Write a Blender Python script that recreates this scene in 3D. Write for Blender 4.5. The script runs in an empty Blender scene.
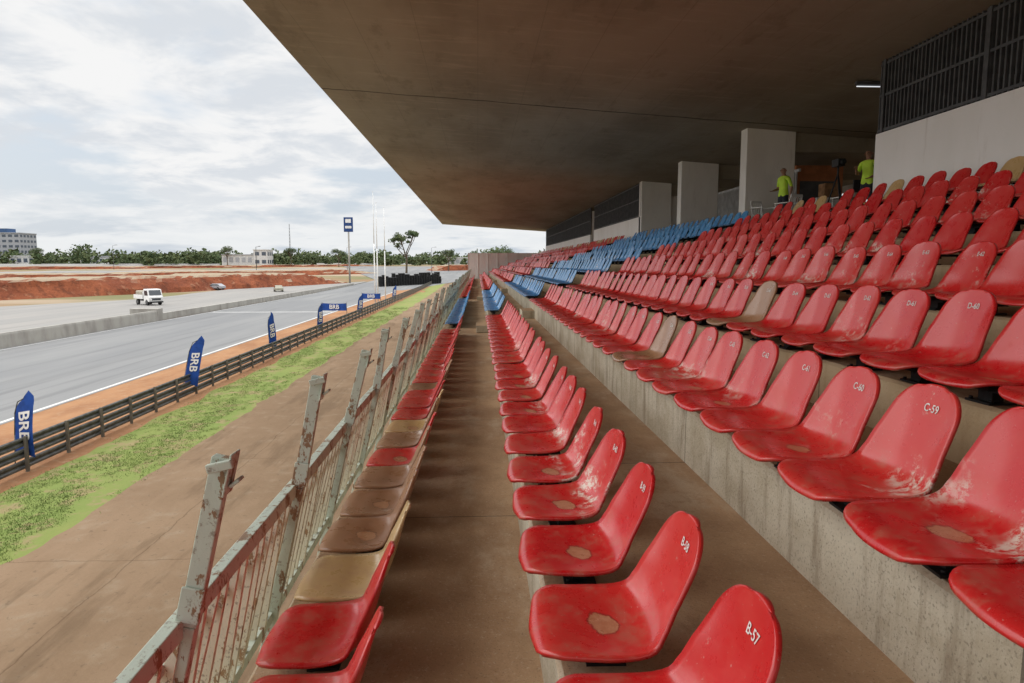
import bpy, bmesh, math, random
import numpy as np
from mathutils import Vector, Matrix, noise as mn
random.seed(7)
R=math.radians
scene=bpy.context.scene
COL=scene.collection

# ------------------------------------------------------------ node helpers
class M:
    def __init__(s,name,rough=.8,spec=.3):
        s.m=bpy.data.materials.new(name); s.m.use_nodes=True
        s.nt=s.m.node_tree; s.b=s.nt.nodes['Principled BSDF']
        s.b.inputs['Roughness'].default_value=rough
        s.b.inputs['Specular IOR Level'].default_value=spec
        s.pos=s.n('ShaderNodeNewGeometry').outputs['Position']
    def n(s,t,**k):
        nd=s.nt.nodes.new(t)
        for a,b in k.items(): setattr(nd,a,b)
        return nd
    def put(s,sock,v):
        if isinstance(v,bpy.types.NodeSocket): s.nt.links.new(v,sock)
        elif v is not None:
            if isinstance(v,(tuple,list)) and len(v)==3 and sock.type=='RGBA': v=(*v,1)
            sock.default_value=v
    def noise(s,scale=5,detail=4,rough=.55,vec=None,sc=None,w=None,dist=0):
        nd=s.n('ShaderNodeTexNoise')
        if w is not None:
            nd.noise_dimensions='4D'; s.put(nd.inputs['W'],w)
        v=s.pos if vec is None else vec
        if sc: v=s.vmul(v,sc)
        s.put(nd.inputs['Vector'],v)
        nd.inputs['Scale'].default_value=scale; nd.inputs['Detail'].default_value=min(detail,5)
        nd.inputs['Roughness'].default_value=rough; nd.inputs['Distortion'].default_value=dist
        return nd.outputs['Fac']
    def vmul(s,v,c):
        nd=s.n('ShaderNodeVectorMath',operation='MULTIPLY'); s.put(nd.inputs[0],v); nd.inputs[1].default_value=c
        return nd.outputs[0]
    def math(s,op,a,b=None,c=None,clamp=False):
        nd=s.n('ShaderNodeMath',operation=op); nd.use_clamp=clamp
        s.put(nd.inputs[0],a)
        if b is not None: s.put(nd.inputs[1],b)
        if c is not None: s.put(nd.inputs[2],c)
        return nd.outputs[0]
    def sep(s,v):
        nd=s.n('ShaderNodeSeparateXYZ'); s.put(nd.inputs[0],v); return nd.outputs
    def step(s,v,a,b):
        nd=s.n('ShaderNodeMapRange'); nd.interpolation_type='SMOOTHSTEP'
        s.put(nd.inputs['Value'],v); nd.inputs['From Min'].default_value=a; nd.inputs['From Max'].default_value=b
        return nd.outputs['Result']
    def mix(s,f,a,b,mode='MIX'):
        nd=s.n('ShaderNodeMix',data_type='RGBA',blend_type=mode)
        s.put(nd.inputs[0],f); s.put(nd.inputs[6],a); s.put(nd.inputs[7],b)
        return nd.outputs[2]
    def color(s,v): s.put(s.b.inputs['Base Color'],v)
    def bump(s,h,st=.3,d=.01):
        nd=s.n('ShaderNodeBump'); nd.inputs['Strength'].default_value=st; nd.inputs['Distance'].default_value=d
        s.put(nd.inputs['Height'],h); s.nt.links.new(nd.outputs[0],s.b.inputs['Normal'])

def simple(name,c,rough=.7,var=.25,scale=3,metal=0,spec=.3):
    m=M(name,rough,spec); c2=tuple(x*(1-var) for x in c)
    m.color(m.mix(m.step(m.noise(scale,3),.35,.65),c,c2)); m.b.inputs['Metallic'].default_value=metal
    return m.m

# ------------------------------------------------------------ materials
def concrete(name,top,mud,grey,face,facedark,joint=3.0):
    m=M(name,.85,.25)
    g=m.n('ShaderNodeNewGeometry'); nz=m.sep(g.outputs['Normal'])[2]
    P=m.sep(m.pos)
    c=m.mix(m.step(m.noise(.9,5,.6),.35,.68),top,mud)
    c=m.mix(m.math('MULTIPLY',m.step(m.noise(1.7,5,.7,sc=(1,.5,1)),.48,.68),.7),c,grey)
    c=m.mix(m.math('MULTIPLY',m.step(m.noise(9,5,.75),.5,.68),.55),c,mud)
    c=m.mix(m.math('MULTIPLY',m.step(m.noise(55,3,.7),.56,.72),.5),c,(.60,.50,.38))
    c=m.mix(m.math('MULTIPLY',m.step(m.noise(95,2,.6),.60,.70),.5),c,(.10,.065,.04))
    f=m.mix(m.step(m.noise(2.0,5,.65,sc=(1,.7,1.2)),.38,.66),face,facedark)
    f=m.mix(m.math('MULTIPLY',m.step(m.noise(5,5,.65,sc=(1,1.6,.25)),.48,.72),.65),f,(.20,.14,.085))
    f=m.mix(m.math('MULTIPLY',m.step(m.noise(80,3,.6),.54,.68),.5),f,(.13,.11,.08))
    f=m.mix(m.math('MULTIPLY',m.step(P[0],1.6,2.2),.7),f,(.56,.39,.21))
    c=m.mix(m.step(nz,.6,.85),f,c)
    if joint:
        fr=m.math('FRACT',m.math('DIVIDE',m.math('ADD',P[1],100.35),joint))
        c=m.mix(m.math('MULTIPLY',m.math('LESS_THAN',fr,.006/joint*2),.7),c,(.05,.04,.03))
    m.color(c)
    m.bump(m.math('ADD',m.noise(35,5,.7),m.math('MULTIPLY',m.noise(4,3),.8)),.55,.012)
    return m.m
MT=concrete('tier_concrete',(.49,.32,.185),(.33,.20,.11),(.54,.42,.295),(.58,.52,.40),(.44,.375,.265))

def ceiling_mat():
    m=M('roof_concrete',.9,.2)
    c=m.mix(m.step(m.noise(.35,5,.6,sc=(1,.35,1)),.35,.7),(.34,.30,.23),(.24,.205,.15))
    c=m.mix(m.math('MULTIPLY',m.step(m.noise(2.2,5,.7,sc=(.35,2.0,1)),.5,.75),.5),c,(.44,.38,.29))
    c=m.mix(m.math('MULTIPLY',m.step(m.noise(1.1,5,.7,sc=(1.5,.5,1)),.55,.68),.3),c,(.14,.115,.08))
    x=m.sep(m.pos)
    fr=m.math('FRACT',m.math('DIVIDE',m.math('ADD',x[0],50.),1.22))
    c=m.mix(m.math('MULTIPLY',m.math('LESS_THAN',fr,.012),.3),c,(.12,.10,.075))
    d=m.math('ABSOLUTE',m.math('SUBTRACT',m.math('ADD',x[1],m.math('MULTIPLY',m.noise(.8,4),.35)),20.2))
    c=m.mix(m.math('MULTIPLY',m.step(d,.07,.02),.85),c,(.035,.03,.02))
    m.color(c); m.bump(m.noise(12,4,.6),.2,.01); return m.m
MROOF=ceiling_mat()

SPOTX=.245
def seat_mat(name,col,faded,kind=0):
    m=M(name,.36,.5)
    tc=m.n('ShaderNodeTexCoord').outputs['Object']; P=m.sep(tc)
    rnd=m.n('ShaderNodeObjectInfo').outputs['Random']; w=m.math('MULTIPLY',rnd,37.)
    c=m.mix(m.math('MULTIPLY',rnd,.5),col,faded)
    base=m.noise(8,5,.68,tc,w=w)
    c=m.mix(m.math('MULTIPLY',m.step(base,.42,.72),.45),c,faded)
    low=m.step(P[2],.26,.11)
    nn=m.noise(22,5,.8,tc,w=w)
    c=m.mix(m.math('MULTIPLY',m.math('MULTIPLY',m.step(m.math('ADD',m.math('MULTIPLY',base,.6),m.math('MULTIPLY',nn,.4)),.46,.64),.55),m.math('ADD',m.math('MULTIPLY',low,.7),.10)),c,(.42,.20,.13))
    d2=m.math('ABSOLUTE',m.math('SUBTRACT',P[0],.36))
    rb=m.step(m.math('FRACT',m.math('MULTIPLY',rnd,7.3)),.48,.95)
    st=m.math('MULTIPLY',m.step(m.math('ADD',nn,m.math('MULTIPLY',m.step(d2,.20,.0),.19)),.60,.76),m.step(m.noise(4.5,2,.5,tc,w=m.math('ADD',w,5.)),.46,.60))
    c=m.mix(m.math('MULTIPLY',st,rb),c,(.72,.62,.52))
    c=m.mix(m.math('MULTIPLY',m.step(m.noise(75,2,.6,tc,w=w),.67,.73),.5),c,(.62,.36,.30))
    dx=m.math('DIVIDE',m.math('SUBTRACT',P[0],SPOTX),.052); dy=m.math('DIVIDE',P[1],.064)
    rr=m.math('SQRT',m.math('ADD',m.math('MULTIPLY',dx,dx),m.math('MULTIPLY',dy,dy)))
    rr=m.math('ADD',rr,m.math('MULTIPLY',m.math('SUBTRACT',base,.5),1.9))
    lo=m.math('LESS_THAN',P[2],.3)
    wm=m.math('MULTIPLY',m.step(rr,1.08,.95),lo)
    ring=m.math('MULTIPLY',m.step(rr,1.25,1.05),lo)
    on=m.math('GREATER_THAN',m.math('FRACT',m.math('MULTIPLY',rnd,13.7)),.35)
    c=m.mix(m.math('MULTIPLY',m.math('MULTIPLY',ring,on),.55),c,(.10,.03,.02))
    c=m.mix(m.math('MULTIPLY',m.math('MULTIPLY',wm,on),.85),c,m.mix(m.step(nn,.4,.6),(.50,.24,.12),(.60,.34,.19)))
    m.color(c)
    m.put(m.b.inputs['Roughness'],m.math('ADD',.10,m.math('MULTIPLY',m.math('ADD',base,m.math('MULTIPLY',st,.5)),.40)))
    m.b.inputs['Coat Weight'].default_value=.2; m.b.inputs['Coat Roughness'].default_value=.15
    return m.m
MRED=seat_mat('seat_red',(.58,.010,.014),(.66,.048,.036))
MBLUE=seat_mat('seat_blue',(.05,.25,.56),(.12,.36,.62))
MTAN=seat_mat('seat_tan',(.56,.37,.16),(.62,.45,.25))
MBROWN=seat_mat('seat_brown',(.33,.16,.08),(.42,.25,.14))
MBLK=simple('black_steel',(.02,.02,.02),.5,.4,20)
MWHITE=simple('white_paint',(.78,.77,.74),.6,.12,2)

def chipped(name,paint,rust,th=.55,sc=9):
    m=M(name,.6,.4)
    c=m.mix(m.noise(4,3),paint,tuple(x*.72 for x in paint))
    c=m.mix(m.step(m.noise(sc,5,.75,sc=(1,1,.5)),th,th+.04),c,rust)
    c=m.mix(m.math('MULTIPLY',m.step(m.noise(sc*3,4,.7),.56,.66),.6),c,(.14,.07,.035))
    m.color(c); m.bump(m.noise(sc*2,4,.7),.5,.005); return m.m
MRAIL=chipped('chipped_rail_paint',(.56,.62,.52),(.24,.14,.075),.545,10)
MBAR=chipped('chipped_bar_paint',(.78,.73,.56),(.32,.19,.095),.575,14)

def wallmat(name,c,c2):
    m=M(name,.8,.2)
    k=m.mix(m.step(m.noise(.8,5,.6,sc=(1,1,.4)),.4,.7),c,c2)
    k=m.mix(m.math('MULTIPLY',m.step(m.noise(4,5,.7,sc=(1,1,.2)),.55,.75),.25),k,(.4,.34,.27))
    m.color(k); m.bump(m.noise(30,3),.1,.005); return m.m
MWALL=wallmat('painted_wall',(.90,.89,.86),(.85,.84,.80))
MCOLM=wallmat('column_concrete',(.86,.84,.79),(.76,.73,.68))

def ground_mat():
    m=M('dry_ground',.95,.1)
    c=m.mix(m.step(m.noise(.02,5,.6),.4,.6),(.27,.17,.10),(.17,.17,.08))
    c=m.mix(m.step(m.noise(.008,5,.6,sc=(1,3,1)),.46,.6),c,(.36,.28,.20))
    c=m.mix(m.math('MULTIPLY',m.noise(.6,4,.7),.3),c,(.14,.10,.05))
    m.color(c); m.bump(m.noise(1,4),.4,.1); return m.m
def earth_mat():
    m=M('red_earth',.95,.1)
    c=m.mix(m.step(m.noise(.15,5,.65),.38,.62),(.27,.085,.040),(.19,.058,.030))
    c=m.mix(m.math('MULTIPLY',m.step(m.noise(.8,5,.75,sc=(1,1,.4)),.48,.62),.65),c,(.11,.040,.024))
    c=m.mix(m.math('MULTIPLY',m.step(m.noise(.5,5,.7),.56,.66),.5),c,(.36,.19,.11))
    g=m.n('ShaderNodeNewGeometry'); nz=m.sep(g.outputs['Normal'])[2]
    c=m.mix(m.math('MULTIPLY',m.step(nz,.90,.97),m.step(m.noise(.09,4,.6),.2,.4)),c,(.33,.26,.18))
    m.color(c); m.bump(m.noise(.8,5,.7),1,.5); return m.m
def dirt_mat(name,a,b,c3,s=.5,crack=False,f3=.6,t3=(.5,.75)):
    m=M(name,.95,.1)
    c=m.mix(m.step(m.noise(s,5,.65,sc=(1,.4,1)),.35,.65),a,b)
    c=m.mix(m.math('MULTIPLY',m.step(m.noise(s*5,5,.7),*t3),f3),c,c3)
    c=m.mix(m.math('MULTIPLY',m.noise(s*40,3,.7),.2),c,(.08,.055,.03))
    if crack:
        P=m.sep(m.pos); jj=m.math('MULTIPLY',m.noise(.9,4,.6),.3)
        c=m.mix(m.math('MULTIPLY',m.step(m.noise(.5,5,.7,sc=(2,.3,1)),.50,.64),.6),c,(.14,.092,.055))
        c=m.mix(m.math('MULTIPLY',m.step(m.noise(6,4,.7),.60,.68),.5),c,(.12,.08,.05))
        for k,(ax,per,off) in enumerate(((1,7.3,103.),(0,4.1,101.2))):
            fr=m.math('FRACT',m.math('DIVIDE',m.math('ADD',m.math('ADD',P[ax],off),jj),per))
            c=m.mix(m.math('MULTIPLY',m.math('LESS_THAN',fr,.03/per),.5),c,(.10,.06,.035))
    m.color(c); m.bump(m.noise(8,5,.7),.5,.03); return m.m
def asphalt(name,a,b):
    m=M(name,.85,.3)
    c=m.mix(m.step(m.noise(.25,5,.6,sc=(1,.12,1)),.35,.68),a,b)
    c=m.mix(m.math('MULTIPLY',m.step(m.noise(.9,4,.6,sc=(1.5,.04,1)),.5,.7),.5),c,tuple(x*.62 for x in a))
    c=m.mix(m.math('MULTIPLY',m.noise(20,3,.7),.3),c,tuple(x*.65 for x in b))
    m.color(c); m.bump(m.noise(60,2),.2,.01); return m.m
MGROUND=ground_mat(); MEARTH=earth_mat()
MORANGE=dirt_mat('orange_dirt',(.38,.20,.10),(.29,.14,.07),(.42,.30,.19))
MAPRON=dirt_mat('apron_dirt_concrete',(.28,.19,.12),(.22,.145,.088),(.34,.265,.185),.3,True)
MGRASSD=dirt_mat('grass_ground',(.185,.245,.065),(.235,.265,.08),(.31,.23,.125),.35,False,.8,(.49,.63))
MASPH=asphalt('asphalt',(.175,.175,.175),(.225,.222,.215))
MASPH2=asphalt('pale_asphalt',(.24,.23,.215),(.29,.27,.245))
MBLADE=simple('grass_blades',(.20,.275,.07),.8,.4,.7)
MCONC=wallmat('barrier_concrete',(.38,.36,.32),(.28,.26,.23))
MSTEEL=simple('galvanised_steel',(.14,.142,.14),.55,.4,4,.3)
MDARK=simple('dark_louvre',(.10,.105,.11),.6,.3,5)
MRUBBER=simple('tyre_rubber',(.02,.02,.02),.8,.3,5)
MGLASS=simple('dark_glass',(.03,.04,.05),.15,.2,1,0,.6)
MFLAG=simple('blue_fabric',(.015,.07,.32),.7,.3,4)
MLINE=dirt_mat('road_paint',(.70,.69,.66),(.6,.58,.55),(.5,.47,.43),2)

# ------------------------------------------------------------ mesh helpers
def obj(name,me,parent=None,mats=()):
    o=bpy.data.objects.new(name,me); COL.objects.link(o)
    for x in mats: me.materials.append(x)
    if parent: o.parent=parent
    return o
def empty(name,loc=(0,0,0)):
    o=bpy.data.objects.new(name,None); o.location=loc; COL.objects.link(o); return o
class B:
    def __init__(s): s.bm=bmesh.new()
    def box(s,lo,hi,mi=0,mat=None):
        vs=[]
        for x in (lo[0],hi[0]):
            for y in (lo[1],hi[1]):
                for z in (lo[2],hi[2]):
                    v=Vector((x,y,z)); v=mat@v if mat else v
                    vs.append(s.bm.verts.new(v))
        for f in ((0,1,3,2),(4,6,7,5),(0,4,5,1),(2,3,7,6),(0,2,6,4),(1,5,7,3)):
            fc=s.bm.faces.new([vs[i] for i in f]); fc.material_index=mi
    def cyl(s,p,q,r,r2=None,n=10,mi=0,caps=True):
        p=Vector(p);q=Vector(q); r2=r if r2 is None else r2
        d=(q-p).normalized(); a=d.orthogonal().normalized(); b=d.cross(a)
        L=[[s.bm.verts.new(c+rr*(a*math.cos(t)+b*math.sin(t))) for t in [2*math.pi*i/n for i in range(n)]] for c,rr in ((p,r),(q,r2))]
        for i in range(n):
            f=s.bm.faces.new((L[0][i],L[0][(i+1)%n],L[1][(i+1)%n],L[1][i])); f.material_index=mi; f.smooth=True
        if caps:
            f=s.bm.faces.new(L[0][::-1]); f.material_index=mi
            f=s.bm.faces.new(L[1]); f.material_index=mi
    def beam(s,p,q,wx,wy,mi=0):
        p=Vector(p);q=Vector(q); d=(q-p); L=d.length; d.normalize()
        up=Vector((0,1,0)) if abs(d.y)<.9 else Vector((0,0,1))
        a=up.cross(d).normalized(); b=d.cross(a)
        m=Matrix((a,b,d)).transposed().to_4x4(); m.translation=p
        s.box((-wx/2,-wy/2,0),(wx/2,wy/2,L),mi,m)
    def poly(s,pts,mi=0):
        f=s.bm.faces.new([s.bm.verts.new(p) for p in pts]); f.material_index=mi; return f
    def done(s,name,mats,parent=None,bevel=0,recalc=True):
        if recalc: bmesh.ops.recalc_face_normals(s.bm,faces=s.bm.faces)
        me=bpy.data.meshes.new(name); s.bm.to_mesh(me); s.bm.free()
        o=obj(name,me,parent,mats)
        if bevel:
            md=o.modifiers.new('bev','BEVEL'); md.width=bevel; md.segments=2; md.limit_method='ANGLE'
        return o
def prism(name,prof,y0,y1,mats,parent=None,ny=1):
    b=B(); ys=[y0+(y1-y0)*i/ny for i in range(ny+1)]
    rings=[[b.bm.verts.new((x,y,z)) for x,z in prof] for y in ys]
    n=len(prof)
    for k in range(ny):
        for i in range(n):
            b.bm.faces.new((rings[k][i],rings[k][(i+1)%n],rings[k+1][(i+1)%n],rings[k+1][i]))
    b.bm.faces.new(rings[0]); b.bm.faces.new(rings[-1][::-1])
    return b.done(name,mats,parent)

# ------------------------------------------------------------ grandstand
GZ=-6.0; YN=-6.0; YF=84.0
TIERS=[(-1.0,-1.77),(.27,-1.40)]+[(1.46+.95*k,-1.0+.33*k) for k in range(7)]
XW=8.11; ZT=TIERS[-1][1]
stand=empty('grandstand')
prof=[]
ch=.018
for i,(x,z) in enumerate(TIERS):
    prof += [(x,z-ch),(x+ch,z)]
    if i+1<len(TIERS): prof.append((TIERS[i+1][0],z))
prof=[(-1.0,GZ)]+prof+[(17,ZT),(17,GZ)]
prism('terrace_steps',prof,YN,YF,[MT],stand,1)
AIS=(17.6,33.4,52.0)
b=B()
for y0 in AIS:
    for i in range(1,len(TIERS)):
        x,z=TIERS[i]; h=z-TIERS[i-1][1]
        b.box((x-.32,y0,z-h+.003),(x+.003,y0+1.1,z-h*.5))
b.done('aisle_steps',[MT],stand,.01)
def rz(x): return 4.9-.067*(x+4.45)
roof=prism('roof_slab',[(-4.36,rz(-4.40)),(17.5,rz(17.5)),(17.5,rz(17.5)+.6),(-4.40,rz(-4.45)+.32),(-4.40,rz(-4.45)+.05)],YN-2,86,[MROOF],stand)
def louvre_wall(y0,y1,zt,name,x=XW):
    w=empty(name); w.parent=stand
    b=B(); b.box((x,y0,ZT-.05),(x+.16,y1,zt)); b.done('wall',[MWALL],w)
    b=B(); top=rz(x)-.01
    n=int((y1-y0)/.115)
    for i in range(n+1):
        y=y0+.02+i*(y1-y0-.04)/n
        b.box((x+.03,y-.016,zt+.002),(x+.09,y+.016,top))
    for z in (zt+.03,(zt+top)/2,top-.1):
        b.box((x+.02,y0,z),(x+.028,y1,z+.05)); 
    k=y0
    while k<y1+.1:
        b.box((x+.0,k-.04,zt+.004),(x+.018,k+.04,top)); k+=2.82
    b.done('louvre',[MDARK],w)
    return w
louvre_wall(YN,13.9,2.62,'press_cabin')
louvre_wall(34.2,48,2.35,'upper_cabin')
louvre_wall(49.5,82,2.1,'far_cabin')
b=B()
for y0 in (13.75,34.3,47.8,49.6):
    b.box((XW+.17,y0,ZT-.05),(14,y0+.12,rz(12)+.0))
b.box((XW+3.4,YN,ZT-.05),(XW+3.5,13.7,rz(12)))
b.done('cabin_inner_walls',[MWALL],stand)
b=B()
for y in (20.7,27.35,34.0,):
    b.box((XW,y,ZT-.05),(XW+1.5,y+.5,rz(XW)+.02))
for y in (-4,2.65,9.3):
    b.box((XW+.4,y,ZT-.05),(XW+1.5,y+.5,rz(XW)))
b.done('roof_columns',[MCOLM],stand,.02)
b=B()
for y in (20.8,27.45,34.1,40.8,14.2):
    b.box((XW+1.5,y,rz(13)-.35),(16.4,y+.3,rz(13)+.3))
b.done('roof_beams',[MROOF],stand)
b=B(); b.box((16.5,YN,ZT-.05),(16.7,YF,2.1)); b.box((16.5,YN,3.2),(16.7,YF,rz(16.5)+.05))
y=YN
while y<YF: b.box((16.52,y,2.103),(16.68,y+1.4,3.197)); y+=3.2
b.done('rear_wall',[simple('rear_wall_paint',(.66,.61,.53),.8)],stand)
b=B()
for i in range(60):
    y=23.8+i*.14; b.box((XW+3.0,y,ZT),(XW+3.05,y+.05,3.2))
b.box((XW+3.06,23.7,3.2),(XW+3.12,32.4,3.3)); b.box((XW+3.06,23.7,2.1),(XW+3.12,32.4,2.16))
b.done('louvre_screen',[simple('grey_louvre',(.6,.61,.61),.6)],stand)
kiosk=empty('kiosk'); kiosk.parent=stand
b=B(); b.box((11.2,24,ZT),(12.9,26,3.45)); b.done('walls',[simple('rust_orange_paint',(.50,.19,.08),.7)],kiosk,.01)
b=B(); b.box((11.35,23.96,1.9),(12.6,23.99,2.9)); b.box((11.1,23.8,1.75),(12.9,23.99,1.8)); b.done('hatch',[MDARK],kiosk)
mem=M('lamp_glow'); mem.b.inputs['Emission Color'].default_value=(.9,.95,1,1); mem.b.inputs['Emission Strength'].default_value=.8
for (x,y) in ((8.75,15.2),(9.5,11.3),(11,30)):
    l=empty('fluorescent_lamp',(x,y,rz(x)-.12)); 
    b=B(); b.box((-.4,-.05,.03),(.4,.05,.1)); b.done('housing',[MDARK],l)
    b=B(); b.cyl((-.38,0,0),(.38,0,0),.012,n=8); b.done('tube',[mem.m],l)
b=B(); b.box((-1.2,YF+.2,GZ),(7.6,YF+.4,1.35)); 
for i in range(8): b.box((-1.2+i*1.2,YF+.14,-1.7),(-1.14+i*1.2,YF+.198,1.37))
b.done('end_wall',[MWALL])

# ------------------------------------------------------------ railing
rail=empty('railing')
b=B()
y=YN; off=0
while y<YF:
    o2=random.uniform(-.012,.012)
    a=Vector((-1.0,y,-1.19+off)); c=Vector((-1.0,min(y+1.41,YF),-1.19+o2))
    b.beam(a,c,.05,.068); off=o2; y+=1.41
b.done('top_rail',[MRAIL],rail,.004)
b=B(); b.box((-1.07,YN,-1.345),(-1.04,YF,-1.31)); b.box((-1.175,YN,-1.93),(-1.125,YF,-1.88)); b.done('lower_rails',[MRAIL],rail)
b=B(); y=YN
while y<YF:
    j=random.gauss(0,.009); q=random.gauss(0,.012)
    b.beam((-1.155+j,y+j,-1.90),(-1.0,y+q,-1.216),.036,.030,0)
    y+=.115
b.done('bars',[MBAR],rail)
b=B(); y=2.2-1.41*5
while y<YF:
    j=random.uniform(-.035,.035); t=random.uniform(-.03,.05)
    base=Vector((-1.20,y,-2.2)); rl=Vector((-.965,y,-1.19)); top=Vector((-.845+j,y+t,-.62+random.uniform(-.03,.03)))
    b.beam(base,rl,.055,.05); 
    b.beam(rl,top,.062,.045)
    dn=(top-rl).normalized()
    p=top-dn*.13
    b.beam(p+Vector((.036,0,0)),top+dn*.015+Vector((.036,0,0)),.008,.085)
    b.beam(p+dn*.03+Vector((.045,.0,0)),p+dn*.045+Vector((.075,0,.01)),.012,.05)
    b.beam(top-dn*.03+Vector((-.03,-.045,0)),top-dn*.022+Vector((.05,-.045,.01)),.03,.02)
    b.beam(rl+dn*.02+Vector((-.0,-.03,0)),rl+dn*.14+Vector((-.0,-.03,0)),.075,.012)
    y+=1.41
b.done('posts',[MRAIL],rail,.004)

# ------------------------------------------------------------ seats
PR=[(-.012,.098),(-.002,.122),(.045,.136),(.14,.128),(.24,.113),(.33,.108),(.395,.124),(.440,.172),(.473,.26),(.508,.37),(.545,.505)]
def cr(t):
    n=len(PR)-1; f=min(max(t,0),1)*n; i=min(int(f),n-1); u=f-i
    g=lambda k: PR[min(max(k,0),n)]
    p=[g(i-1),g(i),g(i+1),g(i+2)]
    return tuple(.5*((2*p[1][a])+(-p[0][a]+p[2][a])*u+(2*p[0][a]-5*p[1][a]+4*p[2][a]-p[3][a])*u*u+(-p[0][a]+3*p[1][a]-3*p[2][a]+p[3][a])*u**3) for a in (0,1))
_T=[i/400 for i in range(401)]; _P=[cr(t) for t in _T]; _A=[0]
for i in range(400): _A.append(_A[-1]+math.dist(_P[i],_P[i+1]))
LEN=_A[-1]
def prof_at(v): 
    a=v*LEN; t=np.interp(a,_A,_T); return cr(float(t))
def W(v): return 1.08*float(np.interp(v,[0,.12,.3,.48,.62,.8,1],[.215,.230,.238,.234,.217,.192,.166]))
def S(u,v):
    x,z=prof_at(v)
    v1=min(v+.01,1);v0=max(v-.01,0); a=prof_at(v0); c=prof_at(v1)
    tx,tz=c[0]-a[0],c[1]-a[1]; l=math.hypot(tx,tz); tx/=l;tz/=l
    nx,nz=-tz,tx
    w=W(v); r=.14; rc=.11
    if v<r: w-=rc*(1-math.sqrt(max(0,1-(1-v/r)**2)))
    r=.14; rc=.115
    if v>1-r: w-=rc*(1-math.sqrt(max(0,1-((v-1+r)/r)**2)))
    curl=float(np.interp(v,[0,.2,.42,.58,.7,.85,1],[0,.012,.04,.060,.052,.03,.008]))*abs(u)**2.6
    x+=nx*curl; z+=nz*curl
    e=1-u*u
    if v<.14: k=(1-v/.14)**2; x-=.016*e*k
    if v>.85: k=((v-.85)/.15)**2; x+=tx*.010*e*k; z+=tz*.010*e*k
    return Vector((x,u*w,z)),Vector((nx,0,nz))
def seat_mesh(name,mat):
    NU,NV=18,34; bm=bmesh.new(); g=[]
    vs=[.5-.5*math.cos(math.pi*j/NV) for j in range(NV+1)]
    vs=[.8*a+.2*(j/NV) for j,a in enumerate(vs)]
    for v in vs:
        row=[]
        for i in range(NU+1):
            u=-1+2*i/NU; u=math.copysign(abs(u)**.85,u)
            row.append(bm.verts.new(S(u,v)[0]))
        g.append(row)
    for j in range(NV):
        for i in range(NU): bm.faces.new((g[j][i],g[j+1][i],g[j+1][i+1],g[j][i+1])[::-1])
    bm.normal_update(); bm.faces.ensure_lookup_table()
    if bm.faces[NU*10+8].normal.z<0: bmesh.ops.reverse_faces(bm,faces=bm.faces[:]); bm.normal_update()
    be=[e for e in bm.edges if e.is_boundary]
    nrm={}
    for j,v in enumerate(vs):
        for i in range(NU+1):
            vt=g[j][i]; nrm[tuple(round(c,5) for c in vt.co)]=S(0,v)[1]
    ret=bmesh.ops.extrude_edge_only(bm,edges=be)
    nv=[x for x in ret['geom'] if isinstance(x,bmesh.types.BMVert)]
    for v in nv:
        n=nrm[tuple(round(c,5) for c in v.co)]
        v.co+= -n*.015
    for f in bm.faces: f.smooth=True
    me=bpy.data.meshes.new(name); bm.to_mesh(me); bm.free()
    o=obj('tmp',me); md=o.modifiers.new('s','SOLIDIFY'); md.thickness=.005; md.offset=0
    dg=bpy.context.evaluated_depsgraph_get(); me2=bpy.data.meshes.new_from_object(o.evaluated_get(dg)); bpy.data.objects.remove(o)
    bm=bmesh.new(); bm.from_mesh(me2)
    b=B(); b.bm.free(); b.bm=bm
    top=.100
    b.box((.12,-.12,top-.02),(.36,-.09,top),1); b.box((.12,.09,top-.02),(.36,.12,top),1)
    b.box((.20,-.12,top-.04),(.28,.12,top-.021),1)
    b.box((.21,-.045,.012),(.27,.045,top-.041),1)
    b.box((.17,-.08,0.001),(.31,.08,.012),1)
    for yy in (-.065,.065):
        b.cyl((.19,yy,.012),(.19,yy,.024),.01,n=6,mi=1)
    bm.faces.ensure_lookup_table()
    idx=[f.material_index for f in bm.faces]
    bm.to_mesh(me2); bm.free(); me2.name=name
    me2.materials.clear(); me2.materials.append(mat); me2.materials.append(MBLK)
    me2.polygons.foreach_set('material_index',idx); me2.update()
    return me2
SM={'r':seat_mesh('seat_shell_red',MRED),'b':seat_mesh('seat_shell_blue',MBLUE),'t':seat_mesh('seat_shell_tan',MTAN),'n':seat_mesh('seat_shell_brown',MBROWN)}
MLABEL=simple('label_paint',(.80,.77,.73),.7,.2,40)
def label(parent,txt):
    cu=bpy.data.curves.new('t','FONT'); cu.body=txt; cu.size=.044; cu.align_x='CENTER'; cu.align_y='CENTER'; cu.offset=.0006
    o=bpy.data.objects.new('t',cu); COL.objects.link(o); dg=bpy.context.evaluated_depsgraph_get()
    me=bpy.data.meshes.new_from_object(o.evaluated_get(dg)); bpy.data.objects.remove(o)
    me.materials.clear()
    for v in me.vertices:
        yl=-v.co.x-.015; vv=.895+v.co.y/LEN
        p,n=S(yl/ max(.05,W(vv)),vv)
        p=Vector((p.x,yl,p.z)); v.co=p+n*.0055
    return obj('label',me,parent,[MLABEL])
spc=[.56,.60,.53]+[.54]*6
phase=[2.92,2.32,2.62,2.60,2.8,2.7,2.85,2.5,2.9]
first={1:58,2:59,3:58,4:58}
names='ABCDEFGHI'
acol={0:'r',1:'r',2:'t',3:'n',4:'n',5:'n',6:'r',7:'n',8:'t',9:'r',10:'r',11:'r',12:'n',13:'r'}
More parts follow.
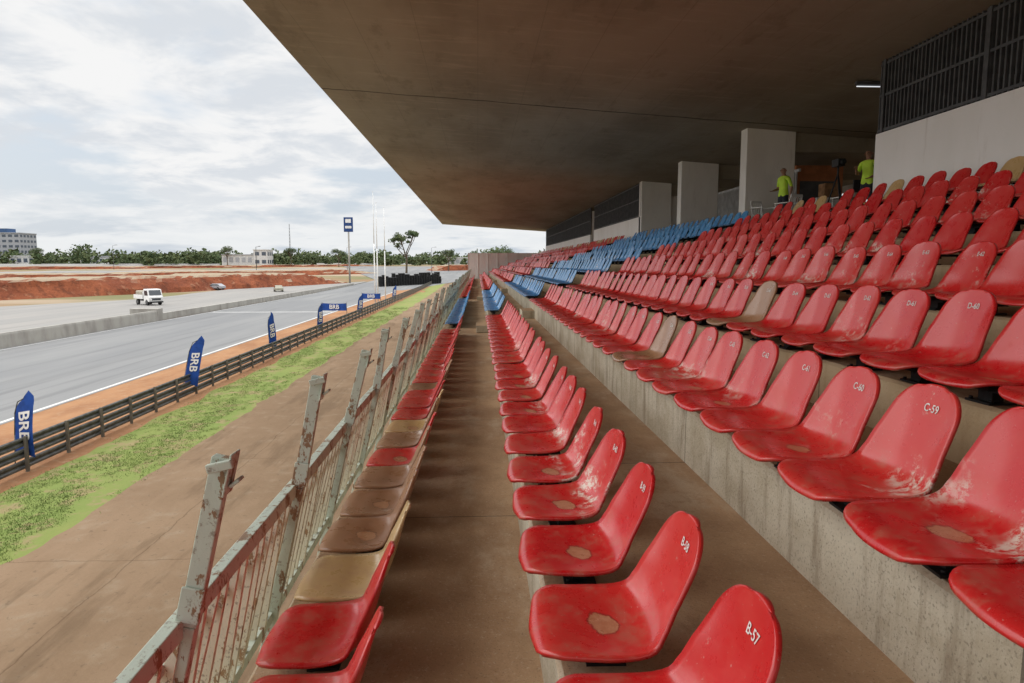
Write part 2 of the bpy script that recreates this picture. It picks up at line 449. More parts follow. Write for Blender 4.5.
for ri,(tx,tz) in enumerate(TIERS):
    off={0:.08,1:-.06}.get(ri,-.16); SP=spc[ri]
    for n in range(-8,170):
        y=phase[ri]+SP*n
        if y<-1.6 or y>YF-.6: continue
        if any(a-.3<y<a+1.4 for a in AIS): continue
        c='r'
        if 18.5<y<33.2: c='b'
        if ri==0 and y<17: c=acol.get(n+1,'r') 
        if (ri==2 and abs(y-6.3)<.27) or (ri==3 and abs(y-6.6)<.27): c='n'
        if ri==8 and c=='r': c='t' if random.random()<.35 else 'r'
        if ri>3 and random.random()<.012: continue
        o=bpy.data.objects.new('stadium_seat',SM[c]); COL.objects.link(o)
        o.location=(tx+off+random.uniform(-.008,.008),y+random.uniform(-.008,.008),tz)
        o.rotation_euler=(random.gauss(0,.008),random.gauss(0,.018),random.gauss(0,.035))
        if ri in(1,2,3,4) and y<8.5 and y>0:
            label(o,'%s-%d'%(names[ri],first[ri]+n))

# ------------------------------------------------------------ ground
def gz(x,y):
    r=math.hypot(x,y); t=min(max((r-150)/380,0),1); t=t*t*(3-2*t); return GZ+5.6*t
verts=[];faces=[]
rs=[0]+[4*1.085**i for i in range(84)]
NA=180
verts.append((0,0,GZ))
for r in rs[1:]:
    for a in range(NA):
        x=r*math.cos(2*math.pi*a/NA); y=r*math.sin(2*math.pi*a/NA); verts.append((x,y,gz(x,y)))
for a in range(NA): faces.append((0,1+a,1+(a+1)%NA))
for k in range(len(rs)-2):
    o0=1+k*NA;o1=o0+NA
    for a in range(NA): faces.append((o0+a,o1+a,o1+(a+1)%NA,o0+(a+1)%NA))
me=bpy.data.meshes.new('ground'); me.from_pydata(verts,[],faces); obj('ground',me,None,[MGROUND])
def strip(name,xl,xr,ys,off,mat,far=.1):
    v=[];f=[];NX=6
    for y in ys:
        a=xl(y) if callable(xl) else xl; c=xr(y) if callable(xr) else xr
        for i in range(NX+1):
            x=a+(c-a)*i/NX; z=gz(x,y)
            v.append((x,y,z+off+(far if z>GZ+.001 else 0)))
    for j in range(len(ys)-1):
        for i in range(NX):
            k=j*(NX+1)+i; f.append((k,k+1,k+NX+2,k+NX+1))
    me=bpy.data.meshes.new(name); me.from_pydata(v,[],f); return obj(name,me,None,[mat])
def rng(a,b,s): 
    n=max(1,int((b-a)/s)); return [a+(b-a)*i/n for i in range(n+1)]
wig=lambda base,amp,s=0: (lambda y: base+amp*(mn.noise(Vector((y*.35,s,0)))+.5*mn.noise(Vector((y*1.3,s+5,0)))))
strip('dirt_apron',wig(-9.4,.35),-1.0,rng(-30,200,.5),.016,MAPRON)
strip('grass_verge',wig(-12.5,.3,9),-8.9,rng(-30,200,.7),.010,MGRASSD)
strip('dirt_verge',-18.2,-11.5,rng(-30,250,6),.004,MORANGE)
strip('race_track',lambda y:-33.9-max(0,(y-230)*.25),lambda y:-17.9+max(0,(y-150))*.17,rng(-60,420,6),.012,MASPH)
strip('pit_lane',lambda y:-33.9-24-max(0,60-abs(y-60))*.5 if y<170 else -33.9-24+ (y-170)*.5,-34.4,rng(-60,215,6),.010,MASPH2)
b=B()
def rect(x0,x1,y0,y1,z=GZ+.018): b.poly([(x0,y0,z),(x1,y0,z),(x1,y1,z),(x0,y1,z)])
rect(-18.25,-18.05,-60,150); rect(-33.5,-33.35,-60,150)
rect(-33.2,-18.3,86.7,87.3)
b.done('track_markings',[MLINE])
prism('pit_wall',[(-34.35,GZ),(-34.3,GZ+.95),(-34.25,GZ+1.1),(-34.0,GZ+1.1),(-33.95,GZ+.95),(-33.9,GZ)],-60,74,[MCONC],None,1)
b=B(); b.box((-36.8,74,GZ),(-33.9,75.2,GZ+1.3)); b.box((-34.3,75.3,GZ),(-34.0,190,GZ+.75)); b.done('concrete_barrier',[MCONC],None,.03)
gv=[];gf=[]
for i in range(60000):
    y=5+90*random.random()**1.8; x=random.uniform(-12.7,-9.2)
    d=mn.noise(Vector((x*.8,y*.25,3)))+.5*mn.noise(Vector((x*3,y*1.5,8)))
    if d<-.2+.2*random.random(): continue
    e=min(x+12.6,-9.3-x); 
    if e<.4 and random.random()>max(.05,e*2.5): continue
    s=random.uniform(.018,.048)*(1+.4*d)
    for k in range(3):
        a=random.uniform(0,6.28); c=.2*s
        l=Vector((math.cos(a),math.sin(a),0)); t=Vector((random.gauss(0,.5),random.gauss(0,.5),.9))*s
        p=Vector((x+random.gauss(0,.05),y+random.gauss(0,.05),GZ+.01)); n=len(gv)
        gv+= [p-l*c,p+l*c,p+t]; gf.append((n,n+1,n+2))
me=bpy.data.meshes.new('grass'); me.from_pydata([tuple(v) for v in gv],[],gf); obj('grass',me,None,[MBLADE])
# ------------------------------------------------------------ embankments
def bank(name,p0,p1,h,w,mat=MEARTH,seed=0,step=1.5):
    p0=Vector(p0);p1=Vector(p1); L=(p1-p0).length; d=(p1-p0)/L; n=Vector((-d.y,d.x))
    prof=[(0,0),(.05,.32),(.10,.62),(.14,.9),(.18,1.0),(.5,1.02),(.8,.95),(1,.0)]
    v=[];f=[];m=int(L/step)
    for j in range(m+1):
        t=j/m; c=p0+d*L*t; e=min(1,t*14,(1-t)*14)
        hh=h*e*(1+.25*mn.noise(Vector((t*L*.03,seed,0)))+.12*mn.noise(Vector((t*L*.2,seed,2))))
        for k,(a,zz) in enumerate(prof):
            q=c+n*(a*w+1.2*mn.noise(Vector((t*L*.15,k*.4,seed)))*(0 if k==0 else 1))
            zz2=hh*zz+(.11*h*mn.noise(Vector((t*L*.5,k*1.3,seed+3))) if 0<k<7 else -.3)
            v.append((q.x,q.y,gz(q.x,q.y)+zz2))
    K=len(prof)
    for j in range(m):
        for k in range(K-1):
            a=j*K+k; f.append((a,a+K,a+K+1,a+1))
    me=bpy.data.meshes.new(name); me.from_pydata(v,[],f); return obj(name,me,None,[mat])
bank('earth_embankment',(-150,-30),(-36,207),3.3,26,seed=1)
bank('earth_embankment',(-230,120),(-40,300),2.0,22,seed=4)
bank('earth_embankment',(-20,330),(60,380),2.5,14,seed=12)
bank('gravel_road',(-290,150),(-50,355),.8,22,MASPH2,seed=6)
bank('earth_embankment',(-330,200),(-60,440),1.2,12,seed=9)
bank('gravel_road',(-420,230),(-40,520),1.0,40,MASPH2,seed=16,step=5)
# ------------------------------------------------------------ guard rail
gr=empty('guard_rail')
b=B(); X=-13.2; Y0,Y1=-12,245
for zc in (.22,.55,.88):
    pr=[(0,-.15),(.035,-.12),(.035,-.07),(-.02,-.02),(-.02,.02),(.035,.07),(.035,.12),(0,.15)]
    ys=rng(Y0,Y1,4)
    rg=[[b.bm.verts.new((X+px,y,gz(X,y)+zc+pz*.9)) for px,pz in pr] for y in ys]
    for j in range(len(ys)-1):
        for i in range(7): b.bm.faces.new((rg[j][i],rg[j][i+1],rg[j+1][i+1],rg[j+1][i]))
o=b.done('beams',[MSTEEL],gr); md=o.modifiers.new('s','SOLIDIFY'); md.thickness=.006
b=B(); y=Y0
while y<Y1:
    z=gz(X,y); b.box((X+.045,y-.04,z-.1),(X+.13,y+.04,z+1.05)); y+=2.0
b.done('posts',[simple('weathered_post',(.17,.15,.12),.8)],gr)

# ------------------------------------------------------------ feather flags
def text_mesh(txt,size):
    cu=bpy.data.curves.new('t','FONT'); cu.body=txt; cu.size=size; cu.align_x='CENTER'; cu.align_y='CENTER'; cu.offset=size*.02
    o=bpy.data.objects.new('t',cu); COL.objects.link(o); dg=bpy.context.evaluated_depsgraph_get()
    me=bpy.data.meshes.new_from_object(o.evaluated_get(dg)); bpy.data.objects.remove(o); me.materials.clear(); return me
def feather(x,y,lean,H=2.4,rot=0,wid=.62):
    f=empty('feather_flag',(x,y,GZ)); f.rotation_euler=(0,R(lean),R(rot))
    b=B(); pts=[(0,0,0),(0,0,H*.5),(.01,0,H*.8),(.1,0,H*.97),(.3,0,H*1.03)]
    for p,q in zip(pts,pts[1:]): b.cyl(p,q,.016,n=6)
    b.cyl((0,0,0),(0,0,.05),.2,.18,n=12); b.done('pole',[MSTEEL],f)
    b=B(); N=12; rows=[]
    def wv(s,k): return .05*math.sin(k*3+s*5)*k
    for i in range(N+1):
        s=i/N; z=H*(.25+.77*s); wd=wid*(1-.12*s) if s<.85 else wid*(1-.12*s)*(1-.5*((s-.85)/.15)**2)
        x0=.02+(.25*max(0,(s-.72)/.28)**2)
        rows.append([b.bm.verts.new((x0+(wd-x0*.5)*k/5,wv(s,k/5),z-.1*k/5+(.06*math.sin(s*3)*k/5)+.35*k/5*s)) for k in range(6)])
    for i in range(N):
        for k in range(5):
            fc=b.bm.faces.new((rows[i][k],rows[i][k+1],rows[i+1][k+1],rows[i+1][k])); fc.smooth=True
    b.done('banner',[MFLAG],f)
    for sg in (-1,1):
        me=text_mesh('BRB',.50)
        for v in me.vertices:
            tx,ty=v.co.x,v.co.y
            z=H*.62-tx*sg*sg; k=(.30+ty*sg)/wid
            s=(z/H-.25)/.77
            v.co=(.02+k*wid*.95,wv(s,k)-.02*sg,z+.2*k*s)
        obj('lettering',me,f,[MWHITE])
    return f
feather(-13.6,20.2,4,2.1,-8); feather(-13.6,31.5,12,2.6,5); feather(-13.6,45,-3,2.6,60); feather(-13.6,58,6,2.5,60); feather(-13.8,78,8,2.4,30); feather(-13.8,110,8,2.4,30)
for xa,ya in ((-16.9,75),(-16.8,100)):
    bn=empty('track_banner',(xa,ya,GZ)); bn.rotation_euler=(0,0,R(-12))
    wd_=2.8
    b=B(); N=10; rw=[]
    for i in range(N+1):
        x=wd_*i/N; rw.append([b.bm.verts.new((x,.05*math.sin(i*1.3),z-.06*math.sin(i/N*3.14)*(z>1.2))) for z in (1.0,1.8)])
    for i in range(N): b.bm.faces.new((rw[i][0],rw[i+1][0],rw[i+1][1],rw[i][1])).smooth=True
    b.done('cloth',[MFLAG],bn)
    me=text_mesh('BRB',.65)
    for v in me.vertices: v.co=(wd_/2+v.co.x,-.08,1.38+v.co.y)
    obj('lettering',me,bn,[MWHITE])
    b=B()
    for x in (0,wd_): b.cyl((x,0,0),(x,0,1.9),.03,n=8)
    b.done('stakes',[MSTEEL],bn)

for x,y,h in ((-14.9,100,16.2),(-15.0,103.5,15),(-14.2,106,14.5)):
    fp=empty('flagpole',(x,y,GZ)); b=B(); b.cyl((0,0,0),(0,0,h*.55),.09,.07,n=10); b.cyl((0,0,h*.55),(0,0,h),.06,.035,n=10); b.cyl((0,0,h),(0,0,h+.08),.07,.03,n=8); b.done('pole',[MWHITE],fp)
    b=B(); b.box((-.3,-.3,0),(.3,.3,.25)); b.done('base',[MCONC],fp,.02)
tt=empty('totem_sign',(-37.5,203,gz(-37.5,203)))
zt=13.5-gz(-37.5,203)
b=B(); b.cyl((0,0,0),(0,0,zt-4),.28,.22,n=12); b.done('pole',[MCONC],tt)
b=B(); b.box((-1.3,-.25,zt-4.2),(1.3,.25,zt)); b.done('panel',[simple('sign_blue',(.02,.06,.2),.5)],tt,.05)
b=B(); b.box((-.8,-.27,zt-1.6),(.8,-.253,zt-.5)); b.box((-.9,-.27,zt-3.2),(.9,-.253,zt-2.5)); b.done('logo',[MWHITE],tt)
for x,y in ((-95,300),(-62,330),(-20,300),(-120,380),(-170,330)):
    s=empty('lamp_post',(x,y,gz(x,y))); b=B(); b.cyl((0,0,0),(0,0,11),.12,.07,n=8); b.beam((0,0,11),(1.6,0,11.4),.08,.08); b.box((1.3,-.15,11.3),(2.1,.15,11.45)); b.done('column',[MSTEEL],s)
rm=empty('radio_mast',(-118,440,gz(-118,440))); b=B()
for k in range(3):
    a=k*2.094; b.cyl((.7*math.cos(a),.7*math.sin(a),0),(.15*math.cos(a),.15*math.sin(a),26),.09,.05,n=6)
for k in range(13):
    r_=.7-.55*k/13
    for q in range(3): b.cyl((r_*math.cos(q*2.094),r_*math.sin(q*2.094),k*2),(r_*math.cos((q+1)*2.094),r_*math.sin((q+1)*2.094),k*2+2),.04,n=5)
b.done('lattice',[MSTEEL],rm)

b=B()
def tor(cx,cy,cz,R1=.42,r=.17,n=10,m=5):
    g=[]
    for i in range(n):
        a=2*math.pi*i/n
        g.append([b.bm.verts.new((cx+(R1+r*math.cos(t))*math.cos(a),cy+(R1+r*math.cos(t))*math.sin(a),cz+r*math.sin(t))) for t in [2*math.pi*k/m for k in range(m)]])
    for i in range(n):
        for k in range(m):
            b.bm.faces.new((g[i][k],g[(i+1)%n][k],g[(i+1)%n][(k+1)%m],g[i][(k+1)%m])).smooth=True
for i in range(24):
    for rr in range(2):
        x=-25.0+i*.60; y=178+i*1.0+rr*1.2
        for k in range(random.choice((6,7,8,9,10))): tor(x-rr*.5+random.uniform(-.06,.06),y,gz(x,y)+.3+k*.33)
b.done('tyre_barrier',[MRUBBER])

# ------------------------------------------------------------ truck / cars
def wheel(b,x,y,r,w,mi=0,hub=1):
    b.cyl((x-w/2,y,r),(x+w/2,y,r),r,n=18,mi=mi); b.cyl((x-w/2-.01,y,r),(x+w/2+.01,y,r),r*.5,n=12,mi=hub)
def truck(loc,rot,sc=1):
    t=empty('flatbed_truck',loc); t.rotation_euler=(0,0,R(rot)); t.scale=(sc,sc,sc)
    b=B(); prof=[(3.0,.55),(3.05,1.25),(2.85,1.5),(2.45,2.45),(1.15,2.5),(1.1,.55)]
    L=[b.bm.verts.new((-1.05,y,z)) for y,z in prof]; Rr=[b.bm.verts.new((1.05,y,z)) for y,z in prof]
    for i in range(6): b.bm.faces.new((L[i],L[(i+1)%6],Rr[(i+1)%6],Rr[i]))
    b.bm.faces.new(L); b.bm.faces.new(Rr[::-1]); b.done('cab',[MWHITE],t,.06)
    b=B(); b.poly([(-.9,2.87,1.55),(.9,2.87,1.55),(.85,2.53,2.32),(-.85,2.53,2.32)])
    for s in (-1,1): b.poly([(s*1.056,2.65,1.5),(s*1.056,1.4,1.5),(s*1.056,1.4,2.25),(s*1.056,2.42,2.25)])
    b.box((-.7,3.06,.8),(.7,3.075,1.1)); b.done('windows',[MGLASS],t)
    b=B(); b.box((-1.15,-2.2,.95),(1.15,.95,1.08)); 
    for s in (-1.15,1.10): b.box((s,-2.2,1.083),(s+.05,.95,1.6))
    b.box((-1.09,-2.2,1.083),(1.09,-2.15,1.6)); b.box((-1.09,.9,1.083),(1.09,.95,2.1)); b.done('bed',[MWHITE],t)
    b=B(); b.box((-.45,-2.1,.6),(.45,2.9,.94)); b.box((-1.02,2.95,.4),(1.02,3.12,.62)); b.done('chassis',[MBLK],t)
    b=B()
    for y in (2.1,-1.2): 
        for s in (-.92,.92): wheel(b,s,y,.45,.26)
    b.done('wheels',[MRUBBER,MSTEEL],t)
    b=B(); b.box((-.95,-2.0,1.084),(.95,.7,2.2)); b.done('load',[simple('cargo_tarp',(.40,.36,.28),.8)],t,.2)
    b=B(); 
    for s in (-.8,.8): b.box((s-.14,3.08,.82),(s+.14,3.1,1.0))
    b.done('headlights',[MWHITE],t)
truck((-49.0,104,GZ+.014),-132,.95)
def car(loc,rot,mat):
    t=empty('parked_car',loc); t.rotation_euler=(0,0,R(rot))
    b=B(); prof=[(2.1,.35),(2.12,.7),(1.2,.88),(.5,1.4),(-1.1,1.42),(-1.9,.95),(-2.1,.85),(-2.1,.35)]
    ws=[.85,.87,.85,.66,.66,.82,.85,.85]
    L=[b.bm.verts.new((-w,y,z)) for (y,z),w in zip(prof,ws)]; Rr=[b.bm.verts.new((w,y,z)) for (y,z),w in zip(prof,ws)]
    n=len(prof)
    for i in range(n): b.bm.faces.new((L[i],L[(i+1)%n],Rr[(i+1)%n],Rr[i]))
    b.bm.faces.new(L); b.bm.faces.new(Rr[::-1]); b.done('body',[mat],t,.05)
    b=B()
    for s in (-1,1): b.poly([(s*.862,1.0,.92),(s*.70,.45,1.32),(s*.70,-1.05,1.34),(s*.85,-1.7,.97)])
    b.poly([(-.78,1.17,.93),(.78,1.17,.93),(.62,.56,1.36),(-.62,.56,1.36)]); b.done('windows',[MGLASS],t)
    b=B()
    for y in (1.3,-1.3):
        for s in (-.8,.8): wheel(b,s,y,.32,.2)
    b.done('wheels',[MRUBBER,MSTEEL],t)
car((-60,160,GZ+.15),70,simple('silver_car_paint',(.4,.4,.42),.3))
car((-43,150,GZ+.05),20,simple('grey_car_paint',(.35,.33,.25),.3))
# ------------------------------------------------------------ distant buildings
def building(name,x,y,w,d,h,floors,wall,winm,z0=None,roofm=None):
    e=empty(name,(x,y,gz(x,y)-.2)); b=B(); b.box((-w/2,-d/2,0),(w/2,d/2,h)); b.done('walls',[wall],e)
    b=B(); fh=h/floors
    for k in range(floors):
        nw=max(2,int(w/3.2))
        for i in range(nw):
            x0=-w/2+(i+.2)*w/nw; b.box((x0,-d/2-.06,k*fh+fh*.35),(x0+w/nw*.62,-d/2-.01,k*fh+fh*.8))
    for k in range(floors):
        nw=max(2,int(d/3.2))
        for i in range(nw):
            y0=-d/2+(i+.2)*d/nw; b.box((w/2+.01,y0,k*fh+fh*.35),(w/2+.06,y0+d/nw*.62,k*fh+fh*.8))
    b.done('windows',[winm],e)
    b=B(); b.box((-w/2-.3,-d/2-.3,h+.002),(w/2+.3,d/2+.3,h+.6)); b.done('roof',[roofm or wall],e)
    return e
mg=simple('hotel_facade',(.42,.43,.45),.7); mw=simple('warehouse_white',(.66,.66,.64),.7)
bw=simple('window_grey',(.10,.12,.15),.4)
h=building('hotel_building',-288,440,22,16,19,6,mg,bw)
b=B(); b.box((-8,-8,19.7),(4,0,22)); b.done('rooftop_block',[simple('blue_cladding',(.06,.12,.25),.6)],h)
building('hotel_building',-308,434,16,12,15,5,mw,bw)
building('warehouse',-228,430,18,15,5,1,mw,bw,roofm=mg)
building('warehouse',-143,430,22,15,6.5,1,mw,mg,roofm=mg)
building('warehouse',-130,425,8,12,9.5,2,mw,bw)
building('warehouse',-262,410,14,12,5,1,mw,bw)
building('warehouse',-10,470,24,12,5,1,mw,mg)
# ------------------------------------------------------------ trees
def leafmat(name,a,c3):
    m=M(name,.8,.2); c=m.mix(m.step(m.noise(.35,4,.6),.35,.65),a,c3); m.color(c)
    return m.m
MLEAF=leafmat('foliage',(.045,.070,.028),(.11,.13,.055)); MBARK=simple('bark',(.12,.09,.06),.9)
def leaves(v,f,c,r,n,s,flat=.7):
    for i in range(n):
        d=Vector((random.gauss(0,1),random.gauss(0,1),random.gauss(0,1))).normalized()*random.uniform(.4,1)**.6
        p=c+Vector((d.x*r,d.y*r,d.z*r*flat))
        a=Vector((random.gauss(0,1),random.gauss(0,1),random.gauss(0,1))).normalized(); bb=a.orthogonal().normalized()
        k=s*random.uniform(.5,1.3); n0=len(v)
        v+= [tuple(p-a*k-bb*k*.3),tuple(p+bb*k*.7),tuple(p+a*k),tuple(p-bb*k*.6)]; f.append((n0,n0+1,n0+2,n0+3))
v=[];f=[]
for i in range(760):
    ang=random.uniform(-50,18); rr=random.uniform(450,640)
    x=rr*math.sin(R(ang)); y=rr*math.cos(R(ang)); z=gz(x,y)-.3
    hh=random.uniform(5.5,11)*(1+.45*mn.noise(Vector((ang*.4,0,0))))
    if random.random()<.06: hh*=1.4
    w=hh*random.uniform(.45,.8)
    for k in range(4):
        c=Vector((x+random.gauss(0,w*.4),y+random.gauss(0,w*.4),z+hh*random.uniform(.35,.8)))
        leaves(v,f,c,w*random.uniform(.35,.6),22,1.0)
    leaves(v,f,Vector((x,y,z+hh*.25)),w*.8,18,1.3,.5)
me=bpy.data.meshes.new('distant_trees'); me.from_pydata(v,[],f); obj('distant_trees',me,None,[MLEAF])
def tree(x,y,H,cr_r,seed,dens=1.0,base=.45):
    random.seed(seed); t=empty('tree',(x,y,gz(x,y)-.2))
    b=B(); tips=[]
    def limb(p,d,l,r,dep):
        q=p+d*l; b.cyl(p,q,r,r*.62,n=7,caps=False)
        if dep==0: tips.append(q); return
        for k in range(random.choice((2,3,3))):
            nd=(d+Vector((random.gauss(0,.5),random.gauss(0,.5),random.uniform(-.1,.5)))).normalized()
            limb(q,nd,l*random.uniform(.6,.8),r*.6,dep-1)
    limb(Vector((0,0,0)),Vector((.04,.02,1)).normalized(),H*base,H*.022,0) ; tips.clear()
    for k in range(6):
        a=k*1.05+random.random(); d=Vector((math.cos(a)*.5,math.sin(a)*.5,random.uniform(.5,1.6))).normalized()
        limb(Vector((0,0,H*base*random.uniform(.7,1))),d,H*.2,H*.011,2)
    b.done('trunk',[MBARK],t)
    v=[];f=[]
    for q in tips:
        if random.random()<.12: continue
        leaves(v,f,q,cr_r*random.uniform(.16,.3),int(38*dens),H*.018)
    me=bpy.data.meshes.new('crown'); me.from_pydata(v,[],f); obj('crown',me,t,[MLEAF])
tree(-31,300,23,5.0,11,1.1,.4); tree(-14,330,12,5,3); tree(4,300,11,6,5); tree(8.5,290,11,6,6); tree(-150,420,13,7,8); tree(-80,400,12,6,9)
tree(-248,400,11,7,13); tree(18,285,10,5,14); tree(-115,430,12,6,21); tree(13,310,12,6,31); tree(24,300,10,6,33)
random.seed(99)

# ------------------------------------------------------------ people
def skin_obj(name,pts,edges,rad,parent,subd=2):
    me=bpy.data.meshes.new(name); me.from_pydata(pts,edges,[]); o=bpy.data.objects.new(name,me); COL.objects.link(o)
    md=o.modifiers.new('k','SKIN'); md.use_smooth_shade=True
    for i,r in enumerate(rad):
        sv=me.skin_vertices[0].data[i]; sv.radius=r if isinstance(r,tuple) else (r,r); sv.use_root=(i==0)
    s=o.modifiers.new('s','SUBSURF'); s.levels=subd; s.render_levels=subd
    dg=bpy.context.evaluated_depsgraph_get(); me2=bpy.data.meshes.new_from_object(o.evaluated_get(dg)); bpy.data.objects.remove(o)
    for p in me2.polygons: p.use_smooth=True
    me2.name=name; return me2
MSKIN=simple('skin',(.36,.19,.12),.6,.1); MHAIR=simple('hair',(.015,.012,.01),.7); MNEON=simple('neon_shirt',(.62,.92,.08),.7,.12,6)
MJEANS=simple('dark_trousers',(.03,.035,.05),.8,.3,8); MSHOE=simple('shoes',(.03,.025,.02),.6)
def person(loc,rot,pose):
    P=empty('person',loc); P.rotation_euler=(0,0,R(rot))
    el=pose['el']; ha=pose['ha']
    pts=[(0,0,.95),(0,.0,1.12),(0,-.01,1.30),(0,.0,1.43),(0,-.01,1.50),(0,-.02,1.56),(0,-.03,1.64),(0,-.02,1.70)]
    rad=[(.15,.105),(.135,.095),(.155,.105),(.12,.08),.052,.062,.083,.062]
    E=[(0,1),(1,2),(2,3),(3,4),(4,5),(5,6),(6,7)]
    def add(p,r,par):
        pts.append(p); rad.append(r); E.append((par,len(pts)-1)); return len(pts)-1
    for k,s in enumerate((-1,1)):
        sh=add((s*.17,.0,1.41),.062,3); e=add(el[k],.043,sh)
        mid=add(tuple((Vector(el[k])*.5+Vector(ha[k])*.5)),.038,e); add(ha[k],.027,mid)
        fk=pose.get('kn',[(-.1,-.02,.5),(.1,-.02,.5)])[k]; fa=pose.get('an',[(-.11,.03,.09),(.11,.03,.09)])[k]
        hp=add((s*.09,0,.86),.088,0); kn=add(fk,.06,hp); cf=add(tuple(Vector(fk)*.6+Vector(fa)*.4+Vector((0,.02,0))),.055,kn); an=add(fa,.042,cf)
        add((fa[0],fa[1]-.13,.045),(.042,.035),an)
    me=skin_obj('body',pts,E,rad,P)
    me.materials.clear()
    for m in (MNEON,MJEANS,MSKIN,MHAIR,MSHOE): me.materials.append(m)
    for p in me.polygons:
        c=p.center; mi=0
        fore=False
        for k in (0,1):
            a=Vector(el[k]); h=Vector(ha[k]); t=(c-a).dot(h-a)/(h-a).length_squared
            if t>-.05 and (c-(a+(h-a)*max(0,min(1,t)))).length<.07: fore=True
        if c.z>1.475: mi=2 if not (c.z>1.68 or c.y>.02 and c.z>1.53) else 3
        elif fore: mi=2
        elif c.z<.11: mi=4
        elif c.z<.93: mi=1
        p.material_index=mi
    obj('body',me,P)
    b=B()
    for s in (-1,1): b.box((s*.032-.012,-.119,1.63),(s*.032+.012,-.108,1.642))
    b.done('eyes',[MHAIR],P)
    b=B(); b.cyl((0,-.105,1.635),(0,-.135,1.60),.008,.016,n=6); b.box((-.025,-.108,1.567),(.025,-.1,1.575))
    for s in (-1,1): b.cyl((s*.078,-.02,1.62),(s*.095,-.01,1.625),.028,.022,n=8)
    b.done('nose_mouth_ears',[MSKIN],P)
    for k in (0,1):
        h=Vector(ha[k]); d=(h-Vector(el[k])).normalized(); side=d.cross(Vector((0,1,0)) if abs(d.y)<.8 else Vector((0,0,1))).normalized(); up=side.cross(d)
        me=skin_obj('palm',[tuple(h-d*.01),tuple(h+d*.045),tuple(h+d*.085)],[(0,1),(1,2)],[(.024,.02),(.038,.016),(.036,.013)],P,1)
        obj('palm',me,P,[MSKIN])
        for q in range(4):
            o=h+d*.08+side*(q-1.5)*.019; l=(.062,.072,.068,.052)[q]
            me=skin_obj('finger',[tuple(o),tuple(o+d*l*.5+up*.006),tuple(o+d*l+up*.022)],[(0,1),(1,2)],[.009,.0085,.007],P,1); obj('finger',me,P,[MSKIN])
        o=h+d*.02+side*.03
        me=skin_obj('thumb',[tuple(o),tuple(o+side*.02+d*.03),tuple(o+side*.03+d*.06)],[(0,1),(1,2)],[.011,.010,.008],P,1); obj('thumb',me,P,[MSKIN])
    return P
person((8.62,19.2,ZT),-70,dict(el=[(-.24,.03,1.14),(.25,.05,1.15)],ha=[(-.18,-.2,1.08),(.27,-.02,.90)]))
person((9.32,16.2,ZT),-55,dict(el=[(-.25,-.03,1.16),(.26,.02,1.15)],ha=[(-.16,-.26,1.25),(.16,-.22,1.05)],kn=[(-.12,-.08,.5),(.1,.02,.5)]))
def chair(loc,rot):
    c=empty('plastic_chair',loc); c.rotation_euler=(0,0,R(rot)); b=B()
    b.box((-.22,-.22,.42),(.22,.22,.445))
    for x in (-.2,.2):
        b.beam((x*1.15,-.24,0),(x,-.2,.419),.04,.04); b.beam((x*1.15,.27,0),(x,.2,.419),.04,.04)
        b.beam((x,.2,.446),(x*.95,.3,.84),.035,.03); b.beam((x*1.2,-.2,.446),(x*1.2,-.2,.64),.035,.03); b.beam((x*1.2,-.24,.655),(x*1.2,.24,.655),.045,.025)
    for i in range(5): b.beam((-.14+i*.07,.205,.446),(-.13+i*.066,.30,.82),.035,.012)
    b.box((-.2,.28,.8),(.2,.315,.87)); b.done('frame',[MWHITE],c,.006)
chair((8.35,19.9,ZT),20); chair((8.4,18.4,ZT),-160)
MCR=simple('crate_wood',(.40,.22,.11),.8,.4,8)
for x,y,z,s,mm in ((9.9,19.8,ZT,.5,MCR),(10.45,19.9,ZT,.5,MCR),(10.0,19.8,ZT+.5,.45,MWHITE),(10.5,19.9,ZT+.5,.42,MWHITE),(10.2,19.8,ZT+.96,.4,MCR)):
    e=empty('storage_crate',(x,y,z)); b=B(); b.box((-s/2+.02,-s/2+.02,0),(s/2-.02,s/2-.02,s-.02))
    for k in range(4): b.box((-s/2,-s/2,k*s/4+.01),(s/2,-s/2+.018,k*s/4+s/4-.02))
    for k in (-1,1): b.box((k*(s/2-.03)-.03,-s/2-.012,0.002),(k*(s/2-.03)+.03,-s/2-.002,s-.03))
    b.done('slats',[mm],e)
tb=empty('folding_table',(10.0,17.6,ZT)); b=B(); b.box((-.7,-.35,.72),(.7,.35,.75))
for x in (-.62,.62):
    for y in (-.3,.3): b.beam((x,y,0),(x,y,.719),.03,.03)
b.done('table',[MWHITE],tb)
mo=empty('monitor',(10.0,17.6,ZT+.751)); b=B(); b.box((-.3,-.1,.11),(.2,-.06,.43)); b.box((-.09,-.098,.012),(-.01,-.062,.109)); b.box((-.17,-.16,0),(.07,.0,.012)); b.done('screen_and_stand',[MBLK],mo)
tp=empty('camera_tripod',(8.95,16.9,ZT)); b=B()
for k in range(3):
    a=k*2.094+.4; b.cyl((.35*math.cos(a),.35*math.sin(a),0),(0,0,1.25),.018,.022,n=8)
b.cyl((0,0,1.2),(0,0,1.42),.025,n=8); b.box((-.09,-.16,1.42),(.09,.16,1.6)); b.cyl((0,-.16,1.51),(0,-.28,1.51),.055,.06,n=12); b.done('camera_and_legs',[MBLK],tp,.005)

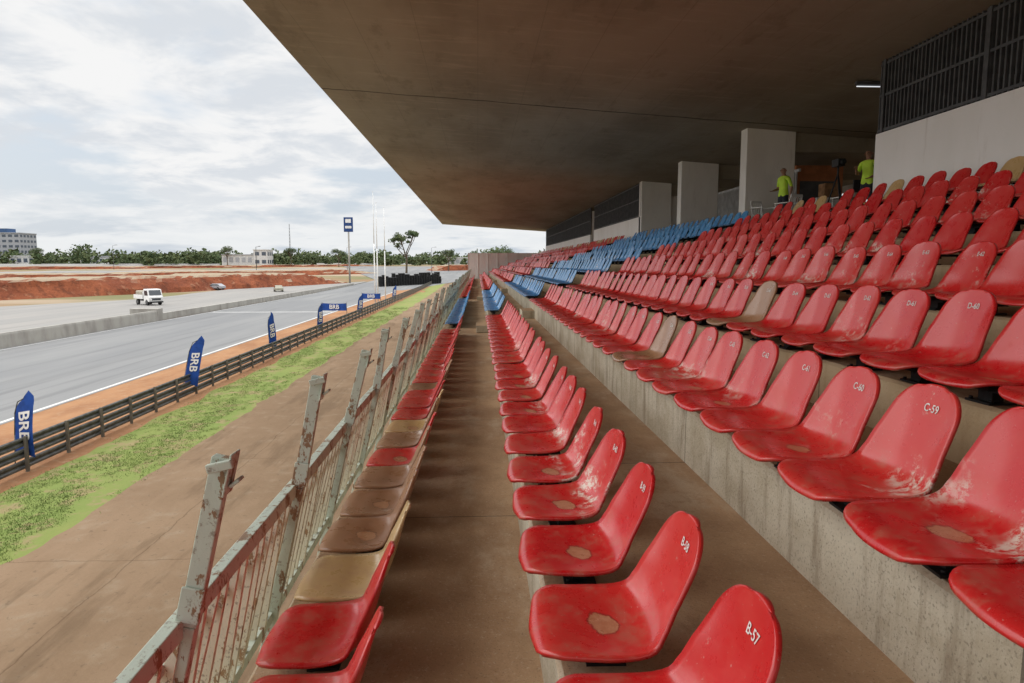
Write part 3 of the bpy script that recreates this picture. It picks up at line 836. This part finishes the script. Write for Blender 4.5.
# ------------------------------------------------------------ sky / light
wd=bpy.data.worlds.new('World'); scene.world=wd; wd.use_nodes=True; nt=wd.node_tree
bg=nt.nodes['Background']
class Wd(M):
    def __init__(s): s.nt=nt; s.pos=s.n('ShaderNodeTexCoord').outputs['Generated']
w=Wd(); sk=w.n('ShaderNodeTexSky'); sk.sky_type='NISHITA'; sk.sun_disc=False
sundir=Vector((-.88,.25,.66)).normalized()
sk.sun_elevation=math.asin(sundir.z); sk.sun_rotation=math.atan2(sundir.x,sundir.y); sk.dust_density=3; sk.air_density=1.2
P=w.sep(w.pos); zc=w.math('ADD',w.math('MAXIMUM',P[2],0.),.16)
cb=w.n('ShaderNodeCombineXYZ'); w.put(cb.inputs[0],w.math('DIVIDE',P[0],zc)); w.put(cb.inputs[1],w.math('DIVIDE',P[1],zc)); cb.inputs[2].default_value=1.7
n1=w.noise(1.1,5,.58,cb.outputs[0],dist=.3); n2=w.noise(2.4,5,.62,cb.outputs[0],dist=.3)
cl=w.mix(w.step(n2,.38,.60),(7.1,7.45,7.9),(9.2,9.2,9.2))
cl=w.mix(w.step(P[2],.13,-.0),cl,(8.5,8.7,8.8))
up=w.math('ADD',1.0,w.math('MULTIPLY',w.step(P[2],.34,.75),2.2))
vm=w.n('ShaderNodeVectorMath',operation='SCALE'); w.put(vm.inputs[0],cl); w.put(vm.inputs['Scale'],up)
blue=w.mix(.8,sk.outputs[0],(6.9,7.7,8.7))
c=w.mix(w.step(n1,.34,.50),blue,vm.outputs[0])
w.put(bg.inputs['Color'],c); bg.inputs['Strength'].default_value=.10
sl=bpy.data.lights.new('sun','SUN'); sl.energy=1.6; sl.angle=R(70); sl.color=(1,.96,.9)
so=bpy.data.objects.new('sun',sl); COL.objects.link(so); so.rotation_euler=(-sundir).to_track_quat('-Z','Y').to_euler()

# ------------------------------------------------------------ camera
cam=bpy.data.cameras.new('camera'); cam.lens=24; cam.sensor_width=36; cam.clip_end=6000; cam.clip_start=.05
co=bpy.data.objects.new('camera',cam); COL.objects.link(co)
co.rotation_euler=(R(90-6.47),0,R(-2.85)); scene.camera=co
scene.view_settings.view_transform='Standard'; scene.view_settings.look='None'; scene.view_settings.exposure=0
